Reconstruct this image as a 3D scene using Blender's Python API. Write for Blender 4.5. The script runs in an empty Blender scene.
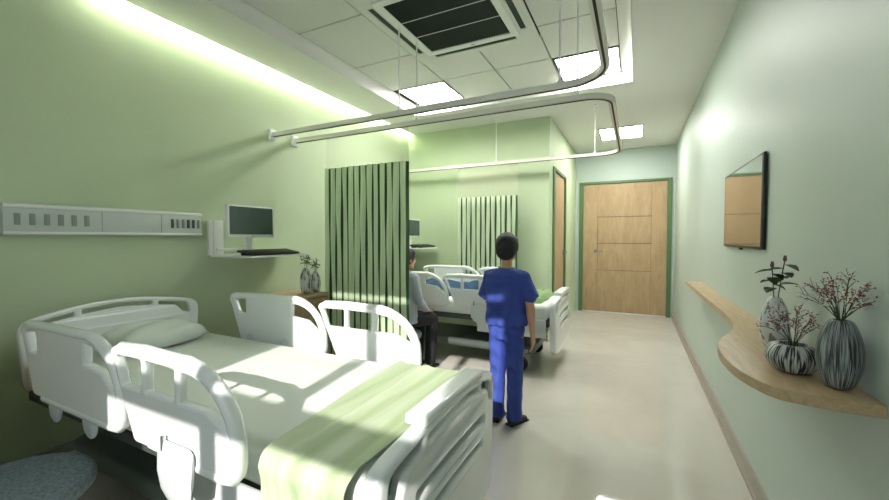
import bpy, bmesh, math, random
from mathutils import Vector, Matrix, Euler
random.seed(7)
S = bpy.context.scene
COL = S.collection
PI = math.pi

# ------------------------------------------------------------------ camera, sky, sun, exposure
cam_d = bpy.data.cameras.new('camera')
cam = bpy.data.objects.new('camera', cam_d)
COL.objects.link(cam)
S.camera = cam
F = 385.0
vy = Vector((190.5, 12.5, F)).normalized()          # world Y seen in camera (right, up, forward)
vz = Vector((0, F, -12.5)).normalized()
vx = vy.cross(vz)
if vx.x < 0:
    vx = -vx
right = Vector((vx[0], vy[0], vz[0])); upv = Vector((vx[1], vy[1], vz[1])); fwd = Vector((vx[2], vy[2], vz[2]))
m = Matrix.Identity(4)
for i in range(3):
    m[i][0] = right[i]; m[i][1] = upv[i]; m[i][2] = -fwd[i]
m[2][3] = 1.3
cam.matrix_world = m
cam_d.sensor_width = 36.0
cam_d.lens = F / 889.0 * 36.0
cam_d.clip_start = 0.05
cam_d.clip_end = 200

world = bpy.data.worlds.new('sky')
S.world = world
world.use_nodes = True
bg = world.node_tree.nodes['Background']
bg.inputs['Color'].default_value = (0.88, 0.95, 1.0, 1)
bg.inputs['Strength'].default_value = 1.4

sun_d = bpy.data.lights.new('sun', 'SUN')
sun = bpy.data.objects.new('sun', sun_d)
COL.objects.link(sun)
SUN_DIR = Vector((-0.152, 0.95, -0.541)).normalized()
sun.rotation_euler = SUN_DIR.to_track_quat('-Z', 'Y').to_euler()
sun_d.energy = 3.4
sun_d.angle = math.radians(0.6)
sun_d.color = (1.0, 0.96, 0.88)
vs = S.view_settings
vs.view_transform = 'Standard'
vs.look = 'None'
vs.exposure = 1.1
vs.gamma = 1.0
vs.use_curve_mapping = False

PANEL_E = 17.0      # ceiling lamps
COVE_E = 24.0       # light strip in the cove

# ------------------------------------------------------------------ materials
MATS = {}
def hexc(r, g, b):
    def l(c):
        c /= 255.0
        return c / 12.92 if c <= 0.04045 else ((c + 0.055) / 1.055) ** 2.4
    return (l(r), l(g), l(b), 1)

def mat(name, rgb, rough=0.5, metal=0.0, noise=0.0, scale=8.0, bump=0.0, bscale=60.0, coat=0.0, spec=0.5, emit=0.0, alpha=1.0, stretch=(1, 1, 1)):
    if name in MATS:
        return MATS[name]
    m_ = bpy.data.materials.new(name)
    m_.use_nodes = True
    nt = m_.node_tree
    b = nt.nodes['Principled BSDF']
    c = hexc(*rgb)
    b.inputs['Base Color'].default_value = c
    b.inputs['Roughness'].default_value = rough
    b.inputs['Metallic'].default_value = metal
    b.inputs['Specular IOR Level'].default_value = spec
    b.inputs['Coat Weight'].default_value = coat
    b.inputs['Alpha'].default_value = alpha
    tc = nt.nodes.new('ShaderNodeTexCoord')
    mp = nt.nodes.new('ShaderNodeMapping')
    mp.inputs['Scale'].default_value = stretch
    nt.links.new(tc.outputs['Object'], mp.inputs['Vector'])
    if noise > 0:
        n = nt.nodes.new('ShaderNodeTexNoise')
        n.inputs['Scale'].default_value = scale
        n.inputs['Detail'].default_value = 5
        nt.links.new(mp.outputs['Vector'], n.inputs['Vector'])
        r = nt.nodes.new('ShaderNodeValToRGB')
        r.color_ramp.elements[0].position = 0.3
        r.color_ramp.elements[1].position = 0.7
        r.color_ramp.elements[0].color = tuple(max(0, v * (1 - noise)) for v in c[:3]) + (1,)
        r.color_ramp.elements[1].color = tuple(min(1, v * (1 + noise)) for v in c[:3]) + (1,)
        nt.links.new(n.outputs['Fac'], r.inputs['Fac'])
        nt.links.new(r.outputs['Color'], b.inputs['Base Color'])
    if bump > 0:
        n2 = nt.nodes.new('ShaderNodeTexNoise')
        n2.inputs['Scale'].default_value = bscale
        n2.inputs['Detail'].default_value = 3
        nt.links.new(mp.outputs['Vector'], n2.inputs['Vector'])
        bp = nt.nodes.new('ShaderNodeBump')
        bp.inputs['Strength'].default_value = bump
        bp.inputs['Distance'].default_value = 0.01
        nt.links.new(n2.outputs['Fac'], bp.inputs['Height'])
        nt.links.new(bp.outputs['Normal'], b.inputs['Normal'])
    if emit > 0:
        b.inputs['Emission Color'].default_value = c
        b.inputs['Emission Strength'].default_value = emit
    MATS[name] = m_
    return m_

M_wall_green = mat('green wall paint', (190, 206, 172), 0.6, noise=0.03, scale=2.0)
M_wall_pale = mat('pale grey green wall paint', (184, 197, 190), 0.5, noise=0.02, scale=2.0)
M_ceil = mat('ceiling paint', (226, 226, 222), 0.7)
M_tile = mat('ceiling tile', (222, 223, 218), 0.7, noise=0.02, scale=30)
M_seam = mat('dark seam', (50, 54, 48), 0.8)
M_white = mat('white lacquer', (236, 238, 236), 0.3)
M_plastic = mat('white bed plastic', (232, 236, 236), 0.22, coat=0.25)
M_shroud = mat('grey white shroud plastic', (206, 212, 212), 0.3)
M_base_grey = mat('grey base plastic', (150, 158, 156), 0.4)
M_teal = mat('teal insert', (52, 98, 98), 0.4)
M_metal = mat('brushed steel', (190, 192, 190), 0.25, metal=0.9)
M_rail = mat('satin anodised rail', (232, 230, 222), 0.25, metal=0.1)
M_black = mat('black rubber', (18, 20, 20), 0.45)
M_dark = mat('dark grille green black', (14, 32, 26), 0.5)
M_frame_green = mat('green door frame', (90, 120, 82), 0.4)
M_curtain = mat('green curtain fabric', (220, 234, 206), 0.75, bump=0.08, bscale=300)
def _translucent(m_, w):
    nt = m_.node_tree; b = nt.nodes['Principled BSDF']; t_ = nt.nodes.new('ShaderNodeBsdfTranslucent'); mx = nt.nodes.new('ShaderNodeMixShader')
    t_.inputs['Color'].default_value = b.inputs['Base Color'].default_value; mx.inputs[0].default_value = w
    nt.links.new(b.outputs[0], mx.inputs[1]); nt.links.new(t_.outputs[0], mx.inputs[2]); nt.links.new(mx.outputs[0], nt.nodes['Material Output'].inputs['Surface'])
_translucent(M_curtain, .4)
M_curtain_fold_shade = mat('dark green curtain fold shade', (72, 102, 70), 0.8)  # shade between the pleats, painted as a darker green
M_sheet = mat('pale sheet fabric', (222, 228, 222), 0.75, bump=0.06, bscale=18)
M_pillow = mat('pillow fabric', (206, 216, 208), 0.8, bump=0.05, bscale=25)
M_skin = mat('skin', (206, 158, 128), 0.5)
M_hair = mat('black hair', (22, 20, 20), 0.5, bump=0.4, bscale=140, stretch=(1, 1, .3))
M_scrub = mat('royal blue scrubs fabric', (54, 74, 158), 0.8, noise=0.06, scale=10, bump=0.25, bscale=14)
M_yellow = mat('yellow neckline trim', (206, 186, 92), 0.7)
M_shirt = mat('light grey shirt fabric', (168, 176, 188), 0.8, bump=0.2, bscale=16)
M_trouser = mat('black trouser fabric', (24, 25, 30), 0.8)
M_navy = mat('navy blue blanket fabric', (36, 70, 104), 0.85, noise=0.25, scale=12)
M_stool = mat('speckled blue grey felt', (122, 136, 142), 0.9, noise=0.35, scale=90, bump=0.2, bscale=120)
M_leaf = mat('dark green leaf', (34, 66, 34), 0.5)
M_bud = mat('dusky flower bud', (110, 74, 76), 0.6)
M_twig = mat('dark twig', (62, 66, 44), 0.7)
M_berry = mat('pink red berry', (158, 72, 80), 0.5)
M_petal = mat('pale petal', (222, 214, 206), 0.7)
M_base = mat('baseboard beige', (160, 154, 144), 0.35)
M_lamp = mat('lamp diffuser', (255, 253, 246), 0.5, emit=PANEL_E)
M_cove = mat('cove light strip', (255, 255, 238), 0.5, emit=COVE_E)
M_lampframe = mat('lamp frame', (120, 120, 112), 0.4)
M_ac = mat('air conditioner white', (218, 222, 216), 0.4)
M_outlet = mat('outlet grey', (146, 156, 148), 0.5)
M_outlet_d = mat('outlet dark', (70, 80, 74), 0.5)
M_panel = mat('bed head panel aluminium', (204, 212, 206), 0.35)

def wood(name, c1, c2, axis_scale, rough=0.4):
    m_ = mat(name, c1, rough)
    nt = m_.node_tree; b = nt.nodes['Principled BSDF']
    mp = [n for n in nt.nodes if n.type == 'MAPPING'][0]
    mp.inputs['Scale'].default_value = axis_scale
    n = nt.nodes.new('ShaderNodeTexNoise'); n.inputs['Scale'].default_value = 3.0; n.inputs['Detail'].default_value = 8; n.inputs['Roughness'].default_value = 0.65
    n.inputs['Distortion'].default_value = 0.6
    nt.links.new(mp.outputs['Vector'], n.inputs['Vector'])
    r = nt.nodes.new('ShaderNodeValToRGB')
    r.color_ramp.elements[0].position = 0.32; r.color_ramp.elements[1].position = 0.68
    r.color_ramp.elements[0].color = hexc(*c2); r.color_ramp.elements[1].color = hexc(*c1)
    nt.links.new(n.outputs['Fac'], r.inputs['Fac']); nt.links.new(r.outputs['Color'], b.inputs['Base Color'])
    return m_
M_wood = wood('oak veneer door', (188, 162, 128), (170, 143, 108), (6, 6, 1.2))
M_shelfwood = wood('oak shelf', (198, 174, 138), (174, 148, 112), (14, 2, 14))
M_shelfedge = wood('oak shelf edge', (176, 140, 96), (150, 116, 78), (14, 2, 14))

def floor_mat():
    m_ = mat('polished beige stone floor', (200, 196, 188), 0.045, spec=0.8)
    nt = m_.node_tree; b = nt.nodes['Principled BSDF']
    mp = [n for n in nt.nodes if n.type == 'MAPPING'][0]
    n = nt.nodes.new('ShaderNodeTexNoise'); n.inputs['Scale'].default_value = 1.6; n.inputs['Detail'].default_value = 10; n.inputs['Roughness'].default_value = 0.6; n.inputs['Distortion'].default_value = 1.2
    nt.links.new(mp.outputs['Vector'], n.inputs['Vector'])
    r = nt.nodes.new('ShaderNodeValToRGB')
    r.color_ramp.elements[0].position = 0.3; r.color_ramp.elements[1].position = 0.75
    r.color_ramp.elements[0].color = hexc(194, 189, 181); r.color_ramp.elements[1].color = hexc(206, 202, 195)
    nt.links.new(n.outputs['Fac'], r.inputs['Fac']); nt.links.new(r.outputs['Color'], b.inputs['Base Color'])
    return m_
M_floor = floor_mat()

def screen_mat(name, c):
    m_ = mat(name, c, 0.08, spec=1.0)
    m_.node_tree.nodes['Principled BSDF'].inputs['Coat Weight'].default_value = 1.0
    m_.node_tree.nodes['Principled BSDF'].inputs['Coat IOR'].default_value = 2.2
    m_.node_tree.nodes['Principled BSDF'].inputs['Coat Roughness'].default_value = 0.05
    return m_
M_tv = screen_mat('glossy television screen', (52, 44, 36))
M_monitor = mat('monitor screen', (66, 86, 80), 0.25, spec=0.8)

def stripe_mat(name, c1, c2, n_u, n_v=0.0, dist=1.0, thr=0.5, w=0.1, rough=0.3):
    """vertical ribs running round a lathed vase, from its UV map"""
    m_ = mat(name, c1, rough)
    nt = m_.node_tree; b = nt.nodes['Principled BSDF']
    uv = nt.nodes.new('ShaderNodeTexCoord')
    mp = nt.nodes.new('ShaderNodeMapping'); mp.inputs['Scale'].default_value = (n_u, max(n_v, 0.001), 1)
    nt.links.new(uv.outputs['UV'], mp.inputs['Vector'])
    n = nt.nodes.new('ShaderNodeTexNoise'); n.inputs['Scale'].default_value = dist; n.inputs['Detail'].default_value = 2
    nt.links.new(mp.outputs['Vector'], n.inputs['Vector'])
    r = nt.nodes.new('ShaderNodeValToRGB')
    r.color_ramp.elements[0].position = thr - w; r.color_ramp.elements[1].position = thr + w
    r.color_ramp.elements[0].color = hexc(*c2); r.color_ramp.elements[1].color = hexc(*c1)
    nt.links.new(n.outputs['Fac'], r.inputs['Fac']); nt.links.new(r.outputs['Color'], b.inputs['Base Color'])
    bp = nt.nodes.new('ShaderNodeBump'); bp.inputs['Strength'].default_value = 0.5; bp.inputs['Distance'].default_value = 0.003
    nt.links.new(n.outputs['Fac'], bp.inputs['Height']); nt.links.new(bp.outputs['Normal'], b.inputs['Normal'])
    return m_
M_vase_crack = stripe_mat('pale crackled glaze', (206, 210, 208), (120, 126, 126), 14, 10, 1.0, 0.42, 0.04)
M_vase_bowl = stripe_mat('bold charcoal and white ribs', (190, 194, 192), (34, 38, 40), 84, 2.0, 1.0, 0.5, 0.05)
M_vase_tall = stripe_mat('fine grey ribs', (158, 166, 166), (48, 54, 58), 110, 3.0, 1.0, 0.52, 0.08)
M_vase_small = stripe_mat('pale streaked glaze', (226, 228, 224), (110, 120, 112), 16, 4, 1.0, 0.45, 0.06)

def blanket_mat():
    m_ = mat('striped light green blanket', (196, 212, 162), 0.85)
    nt = m_.node_tree; b = nt.nodes['Principled BSDF']
    mp = [n for n in nt.nodes if n.type == 'MAPPING'][0]
    mp.inputs['Scale'].default_value = (7, 0.5, 0.5)
    n = nt.nodes.new('ShaderNodeTexNoise'); n.inputs['Scale'].default_value = 2.0; n.inputs['Detail'].default_value = 4
    nt.links.new(mp.outputs['Vector'], n.inputs['Vector'])
    r = nt.nodes.new('ShaderNodeValToRGB')
    r.color_ramp.elements[0].position = 0.35; r.color_ramp.elements[1].position = 0.65
    r.color_ramp.elements[0].color = hexc(168, 186, 146); r.color_ramp.elements[1].color = hexc(202, 212, 186)
    nt.links.new(n.outputs['Fac'], r.inputs['Fac']); nt.links.new(r.outputs['Color'], b.inputs['Base Color'])
    return m_
M_blanket = blanket_mat()

def net_mat():
    m_ = bpy.data.materials.new('sheer curtain net'); m_.use_nodes = True
    nt = m_.node_tree; b = nt.nodes['Principled BSDF']
    b.inputs['Base Color'].default_value = hexc(226, 222, 196); b.inputs['Roughness'].default_value = 0.8
    tr = nt.nodes.new('ShaderNodeBsdfTransparent'); mx = nt.nodes.new('ShaderNodeMixShader'); mx.inputs[0].default_value = 0.22
    out = nt.nodes['Material Output']
    nt.links.new(tr.outputs[0], mx.inputs[1]); nt.links.new(b.outputs[0], mx.inputs[2]); nt.links.new(mx.outputs[0], out.inputs['Surface'])
    return m_
M_net = net_mat()
M_glass = bpy.data.materials.new('window glass'); M_glass.use_nodes = True
_nt = M_glass.node_tree
_tr = _nt.nodes.new('ShaderNodeBsdfTransparent'); _gl = _nt.nodes.new('ShaderNodeBsdfGlossy'); _gl.inputs['Roughness'].default_value = 0.02
_mx = _nt.nodes.new('ShaderNodeMixShader'); _mx.inputs[0].default_value = 0.06
_nt.links.new(_tr.outputs[0], _mx.inputs[1]); _nt.links.new(_gl.outputs[0], _mx.inputs[2]); _nt.links.new(_mx.outputs[0], _nt.nodes['Material Output'].inputs['Surface'])

# ------------------------------------------------------------------ mesh helpers
def link(name, me, m_=None, parent=None, loc=(0, 0, 0), rot=None, smooth=None):
    o = bpy.data.objects.new(name, me)
    COL.objects.link(o)
    o.location = loc
    if rot: o.rotation_euler = rot
    if m_: 
        me.materials.clear(); me.materials.append(m_)
    if parent: o.parent = parent
    if smooth is not None and smooth:
        me.polygons.foreach_set('use_smooth', [True] * len(me.polygons))
    return o

def shade(me, deg=35):
    me.polygons.foreach_set('use_smooth', [True] * len(me.polygons))
    try:
        me.set_sharp_from_angle(angle=math.radians(deg))
    except Exception:
        pass

class MB:
    """collects shapes and links them as one mesh object"""
    def __init__(s): s.b = bmesh.new()
    def box(s, lo, hi, bev=0.0, seg=2):
        r = bmesh.ops.create_cube(s.b, size=1.0)
        v = r['verts']
        c = [(lo[i] + hi[i]) / 2 for i in range(3)]; d = [abs(hi[i] - lo[i]) for i in range(3)]
        bmesh.ops.scale(s.b, vec=d, verts=v); bmesh.ops.translate(s.b, vec=c, verts=v)
        if bev > 0:
            e = list({e for q in v for e in q.link_edges})
            bmesh.ops.bevel(s.b, geom=e, offset=bev, segments=seg, affect='EDGES', profile=0.5)
        return s
    def rbox(s, c, d, rotz=0, bev=0.0, rot=None, seg=2):
        b2 = bmesh.new()
        bmesh.ops.create_cube(b2, size=1.0)
        bmesh.ops.scale(b2, vec=d, verts=b2.verts)
        if bev > 0: bmesh.ops.bevel(b2, geom=b2.edges[:], offset=bev, segments=seg, affect='EDGES', profile=0.5)
        M_ = Matrix.Translation(c) @ (Euler(rot).to_matrix().to_4x4() if rot else Matrix.Rotation(rotz, 4, 'Z'))
        bmesh.ops.transform(b2, matrix=M_, verts=b2.verts)
        s.merge(b2); return s
    def merge(s, b2):
        t = bpy.data.meshes.new('t'); b2.to_mesh(t); b2.free(); s.b.from_mesh(t); bpy.data.meshes.remove(t)
    def cyl(s, p, q, r, r2=None, seg=16, cap=True):
        p = Vector(p); q = Vector(q); d = q - p
        b2 = bmesh.new()
        bmesh.ops.create_cone(b2, cap_ends=cap, segments=seg, radius1=r, radius2=r if r2 is None else r2, depth=d.length)
        M_ = Matrix.Translation((p + q) / 2) @ d.to_track_quat('Z', 'Y').to_matrix().to_4x4()
        bmesh.ops.transform(b2, matrix=M_, verts=b2.verts); s.merge(b2); return s
    def ball(s, c, r, sc=(1, 1, 1), seg=16, rot=None):
        b2 = bmesh.new()
        bmesh.ops.create_uvsphere(b2, u_segments=seg, v_segments=max(6, seg // 2), radius=r)
        M_ = Matrix.Translation(c) @ (Euler(rot).to_matrix().to_4x4() if rot else Matrix.Identity(4)) @ Matrix.Diagonal((*sc, 1))
        bmesh.ops.transform(b2, matrix=M_, verts=b2.verts); s.merge(b2); return s
    def hull(s, *balls):
        """convex hull of balls (centre, radius[, scale])"""
        b2 = bmesh.new()
        for c, r, *k in balls:
            sc = k[0] if k else (1, 1, 1)
            q = bmesh.ops.create_icosphere(b2, subdivisions=2, radius=r, matrix=Matrix.Translation(c) @ Matrix.Diagonal((*sc, 1)))
        h = bmesh.ops.convex_hull(b2, input=b2.verts)
        inner = [g for g in h['geom_interior'] if isinstance(g, bmesh.types.BMVert)] if h.get('geom_interior') else []
        bmesh.ops.delete(b2, geom=inner, context='VERTS')
        s.merge(b2); return s
    def chain(s, pts):
        for a, b in zip(pts, pts[1:]): s.hull(a, b)
        return s
    def loft(s, rings, seg=28, close=True, power=2.0):
        """rings: (cx, cy, cz, rx, ry) ellipses stacked"""
        b = s.b; R = []
        for cx, cy, cz, rx, ry in rings:
            L = []
            for k in range(seg):
                a = 2 * PI * k / seg
                ca, sa = math.cos(a), math.sin(a)
                px = math.copysign(abs(ca) ** (2 / power), ca); py = math.copysign(abs(sa) ** (2 / power), sa)
                L.append(b.verts.new((cx + rx * px, cy + ry * py, cz)))
            R.append(L)
        for A, B in zip(R, R[1:]):
            for k in range(seg):
                b.faces.new((A[k], A[(k + 1) % seg], B[(k + 1) % seg], B[k]))
        if close:
            b.faces.new(list(reversed(R[0]))); b.faces.new(R[-1])
        return s
    def tube(s, pts, r, seg=8, cyc=False, rr=None, flat=1.0):
        """round tube along points"""
        P_ = [Vector(p) for p in pts]; n = len(P_); b = s.b; R = []
        up = Vector((0, 0, 1))
        prev = None
        for i, p in enumerate(P_):
            if cyc: t = P_[(i + 1) % n] - P_[i - 1]
            else: t = P_[min(i + 1, n - 1)] - P_[max(i - 1, 0)]
            t.normalize()
            if prev is None:
                a = t.cross(up)
                if a.length < 0.05: a = t.cross(Vector((1, 0, 0)))
            else:
                a = prev - t * prev.dot(t)
            a.normalize(); prev = a; c = t.cross(a)
            rad = rr[i] if rr else r
            R.append([b.verts.new(p + (a * math.cos(2 * PI * k / seg) + c * math.sin(2 * PI * k / seg) * flat) * rad) for k in range(seg)])
        rng = range(n if cyc else n - 1)
        for i in rng:
            A = R[i]; B = R[(i + 1) % n]
            for k in range(seg):
                b.faces.new((A[k], A[(k + 1) % seg], B[(k + 1) % seg], B[k]))
        if not cyc:
            b.faces.new(list(reversed(R[0]))); b.faces.new(R[-1])
        return s
    def sweep_rect(s, pts, w, h):
        """rectangular strip profile along a level path"""
        P_ = [Vector(p) for p in pts]; n = len(P_); b = s.b; R = []
        for i, p in enumerate(P_):
            t = P_[min(i + 1, n - 1)] - P_[max(i - 1, 0)]; t.z = 0; t.normalize()
            a = Vector((-t.y, t.x, 0))
            R.append([b.verts.new(p + a * x * w / 2 + Vector((0, 0, z * h / 2))) for x, z in ((-1, -1), (1, -1), (1, 1), (-1, 1))])
        for A, B in zip(R, R[1:]):
            for k in range(4): b.faces.new((A[k], A[(k + 1) % 4], B[(k + 1) % 4], B[k]))
        b.faces.new(list(reversed(R[0]))); b.faces.new(R[-1]); return s
    def prism(s, pts, z0, z1):
        b = s.b
        A = [b.verts.new((x, y, z0)) for x, y in pts]; B = [b.verts.new((x, y, z1)) for x, y in pts]
        n = len(pts)
        for k in range(n): b.faces.new((A[k], A[(k + 1) % n], B[(k + 1) % n], B[k]))
        b.faces.new(list(reversed(A))); b.faces.new(B); return s
    def mesh(s, sm=35):
        bmesh.ops.recalc_face_normals(s.b, faces=s.b.faces[:])
        me = bpy.data.meshes.new('m'); s.b.to_mesh(me); s.b.free()
        if sm: shade(me, sm)
        return me
    def build(s, name, m_, parent=None, loc=(0, 0, 0), rot=None, sm=35):
        me = s.mesh(sm); me.name = name
        return link(name, me, m_, parent, loc, rot)

def baked(o):
    """mesh of o with modifiers applied; o is removed"""
    bpy.context.view_layer.update()
    dg = bpy.context.evaluated_depsgraph_get()
    me = bpy.data.meshes.new_from_object(o.evaluated_get(dg))
    bpy.data.objects.remove(o)
    return me

def remeshed(mb, voxel=0.006, smooth=4, sub=False):
    me = mb.mesh(0)
    o = bpy.data.objects.new('t', me); COL.objects.link(o)
    r = o.modifiers.new('r', 'REMESH'); r.mode = 'VOXEL'; r.voxel_size = voxel
    if smooth:
        q = o.modifiers.new('s', 'SMOOTH'); q.factor = 0.5; q.iterations = smooth
    out = baked(o)
    out.polygons.foreach_set('use_smooth', [True] * len(out.polygons))
    return out

def rpoly(pts, seg=8):
    """polygon with rounded corners; pts = (x, y, radius)"""
    out = []; n = len(pts)
    for i in range(n):
        p = Vector(pts[i][:2]); r = pts[i][2]
        a = Vector(pts[i - 1][:2]) - p; b = Vector(pts[(i + 1) % n][:2]) - p
        if r <= 0: out.append(tuple(p)); continue
        la, lb = a.length, b.length; a.normalize(); b.normalize()
        ang = a.angle(b)
        t = min(r / math.tan(ang / 2), la * 0.49, lb * 0.49)
        p0 = p + a * t; p1 = p + b * t
        for k in range(seg + 1):
            u = k / seg
            out.append(tuple(p0 * (1 - u) ** 2 + p * 2 * u * (1 - u) + p1 * u * u))
    return out

def plate(outline, holes, thick, bev=0.006, axes='xz', res=3):
    """rounded-edge slab cut from an outline with holes; axes says where the 2D outline lies"""
    cu = bpy.data.curves.new('c', 'CURVE'); cu.dimensions = '2D'; cu.fill_mode = 'BOTH'
    cu.extrude = max(thick / 2 - bev, 0.0005); cu.bevel_depth = bev; cu.bevel_resolution = res
    cu.offset = -bev
    for loop in [outline] + list(holes):
        sp = cu.splines.new('POLY'); sp.points.add(len(loop) - 1)
        for p, q in zip(sp.points, loop): p.co = (q[0], q[1], 0, 1)
        sp.use_cyclic_u = True
    o = bpy.data.objects.new('t', cu); COL.objects.link(o)
    me = baked(o)
    bpy.data.curves.remove(cu)
    if axes == 'xz': M_ = Matrix(((1, 0, 0, 0), (0, 0, -1, 0), (0, 1, 0, 0), (0, 0, 0, 1)))
    elif axes == 'yz': M_ = Matrix(((0, 0, 1, 0), (1, 0, 0, 0), (0, 1, 0, 0), (0, 0, 0, 1)))
    else: M_ = Matrix.Identity(4)
    me.transform(M_)
    shade(me, 50)
    return me

def lathe(profile, seg=48, sc=(1, 1), name='v'):
    b = bmesh.new(); uvl = b.loops.layers.uv.new('UVMap')
    R = [[b.verts.new((r * math.cos(2 * PI * k / seg) * sc[0], r * math.sin(2 * PI * k / seg) * sc[1], z)) for k in range(seg)] for r, z in profile]
    n = len(profile)
    for i in range(n - 1):
        for k in range(seg):
            f = b.faces.new((R[i][k], R[i][(k + 1) % seg], R[i + 1][(k + 1) % seg], R[i + 1][k]))
            for lp, (u, v) in zip(f.loops, ((k, i), (k + 1, i), (k + 1, i + 1), (k, i + 1))): lp[uvl].uv = (u / seg, v / (n - 1))
    b.faces.new(list(reversed(R[0])))
    bmesh.ops.recalc_face_normals(b, faces=b.faces[:])
    me = bpy.data.meshes.new(name); b.to_mesh(me); b.free()
    shade(me, 60)
    return me

def thing(name, label, cat, loc=(0, 0, 0), rotz=0, group=None):
    o = bpy.data.objects.new(name, None); COL.objects.link(o)
    o.empty_display_size = 0.05
    o.location = loc; o.rotation_euler = (0, 0, rotz); tag(o, label, cat, group); return o
def tag(o, label, cat, group=None):
    o['label'] = label; o['category'] = cat
    if group: o['group'] = group
    return o
def struct(o):
    o['kind'] = 'structure'; return o
def dup(root, loc, rotz=None, label=None):
    r = root.copy(); COL.objects.link(r); r.location = loc
    if rotz is not None: r.rotation_euler = (0, 0, rotz)
    if label: r['label'] = label
    for ch in list(root.children):
        c = ch.copy(); COL.objects.link(c); c.parent = r
        for g in list(ch.children):
            d = g.copy(); COL.objects.link(d); d.parent = c
    return r

# ------------------------------------------------------------------ the room
XL, XR, XB = -2.98, 0.57, -0.955
YN, YG, YE = -1.20, 4.85, 7.20
ZC, ZT = 2.79, 2.90
ZTOP = 3.12
YP = -0.72     # the ceiling stops here and leaves a pocket over the window
W = 0.15
struct(MB().box((XL - W, YN - W, -0.12), (XR + W, YE + W, 0)).build('floor', M_floor))
struct(MB().box((XL - W, YN - W, 0), (XL, YG, ZTOP)).build('wall_left', M_wall_green))
struct(MB().box((XR, YN - W, 0), (XR + W, YE, ZTOP)).build('wall_right', M_wall_pale))
# bathroom block: green wall across the room, with its side wall holding the narrow door
struct(MB().box((XL - W, YG, 0), (XB - 0.12, YG + W, ZTOP)).build('wall_green_far', M_wall_green))
D0, D1, DH = 5.10, 6.02, 2.17
mb = MB().box((XB - 0.12, YG, 0), (XB, D0, ZTOP)).box((XB - 0.12, D1, 0), (XB, YE, ZTOP)).box((XB - 0.12, D0, DH), (XB, D1, ZTOP))
struct(mb.build('wall_corridor_left', M_wall_green))
E0, E1, EH = -0.855, 0.495, 2.225
mb = MB().box((XB - 0.12, YE, 0), (E0, YE + W, ZTOP)).box((E1, YE, 0), (XR + W, YE + W, ZTOP)).box((E0, YE, EH), (E1, YE + W, ZTOP))
struct(mb.build('wall_end', M_wall_pale))
# wall behind the camera with the window the sun comes through
wx0, wx1, wz0, wz1 = -1.43, -0.155, 0.95, 2.93
wt0, wt1 = 2.98, 3.10
wtx = -1.88
mb = MB().box((XL - W, YN - W, 0), (wx0, YN, wt0)).box((wx1, YN - W, 0), (XR + W, YN, ZTOP)).box((XL - W, YN - W, wt0), (wtx, YN, ZTOP))
mb.box((wx0, YN - W, 0), (wx1, YN, wz0)).box((wtx, YN - W, wt1), (wx1, YN, ZTOP)).box((wx0, YN - W, wz1), (wx1, YN, wt0))
struct(mb.build('wall_behind', M_wall_pale))
wf = struct(MB().box((wx0, YN - .1, wz0), (wx0 + .03, YN - .04, wz1)).box((wx1 - .03, YN - .1, wz0), (wx1, YN - .04, wz1))
    .box((wx0, YN - .1, wz0), (wx1, YN - .04, wz0 + .03)).box((wx0, YN - .1, wz1 - .03), (wx1, YN - .04, wz1))
    .box((-0.845, YN - .1, wz0), (-0.775, YN - .04, wz1)).box((wx0, YN - .1, 1.86), (wx1, YN - .04, 1.955)).build('window_1', M_white))
MB().box((wx0 + .03, YN - .074, wz0 + .03), (wx1 - .03, YN - .068, wz1 - .03)).build('glass_pane', M_glass, wf)
ws = struct(MB().box((wtx, YN - .1, wt0), (wtx + .03, YN - .04, wt1)).box((wx1 - .03, YN - .1, wt0), (wx1, YN - .04, wt1)).build('window_2', M_white))
MB().box((wtx + .03, YN - .074, wt0), (wx1 - .03, YN - .068, wt1)).build('glass_pane', M_glass, ws)

# lowered ceiling round a recessed tray with a rounded lip
TX0, TX1, TY0, TY1 = -2.43, -0.04, -0.30, 4.14
COVE_X = -2.90
mb = MB()
mb.box((COVE_X, YP, ZC), (TX0, YG, ZC + .06))
mb.box((TX1, YP, ZC), (XR, YE, ZC + .06))
mb.box((TX0, TY1, ZC), (TX1, YG, ZC + .06)); mb.box((XB, YG, ZC), (TX1, YE, ZC + .06))
mb.box((TX0, YP, ZC), (TX1, TY0, ZC + .06))
mb.box((XL, YP - .02, ZC), (XR, YP, ZTOP))
struct(mb.build('ceiling', M_ceil))
struct(MB().box((XL - W, YN - W, ZTOP), (XR + W, YE + W, ZTOP + .1)).build('ceiling_slab', M_ceil))
# cove upstand that hides the strip of light
struct(MB().box((COVE_X + .004, YP, ZC + .06), (COVE_X + .02, YG, ZC + .13)).build('trim_1', M_ceil))
# straight walls of the tray, then the tiled panel with thin dark seams
def taper(x0, x1, y0, y1, X0, X1, Y0, Y1, za, zb):
    b = bmesh.new(); prof = []
    rings = []
    for k in range(8):
        a = (PI / 2) * k / 7
        u = 1 - math.cos(a); v = math.sin(a)
        q = lambda p, P_: p + (P_ - p) * u
        z = za + (zb - za) * v
        rings.append([b.verts.new(c) for c in ((q(x0, X0), q(y0, Y0), z), (q(x1, X1), q(y0, Y0), z), (q(x1, X1), q(y1, Y1), z), (q(x0, X0), q(y1, Y1), z))])
    for A, B in zip(rings, rings[1:]):
        for k in range(4): b.faces.new((A[k], A[(k + 1) % 4], B[(k + 1) % 4], B[k]))
    me = bpy.data.meshes.new('trim_2'); b.to_mesh(me); b.free(); shade(me, 40)
    o = link('trim_2', me, M_ceil); return struct(o)
taper(TX0 + .003, TX1 - .003, TY0 + .003, TY1 - .003, TX0 + .035, -0.138, TY0 + .05, TY1 - .004, ZC, ZT - .001)
LX = [-2.40, -1.775, -1.22, -0.695, -0.138]
L1 = (-2.345, -1.785, 3.58, 4.115); L2 = (-0.68, -0.143, 3.585, 4.125)
g = 0.006
mb = MB()
tiles = []
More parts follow.
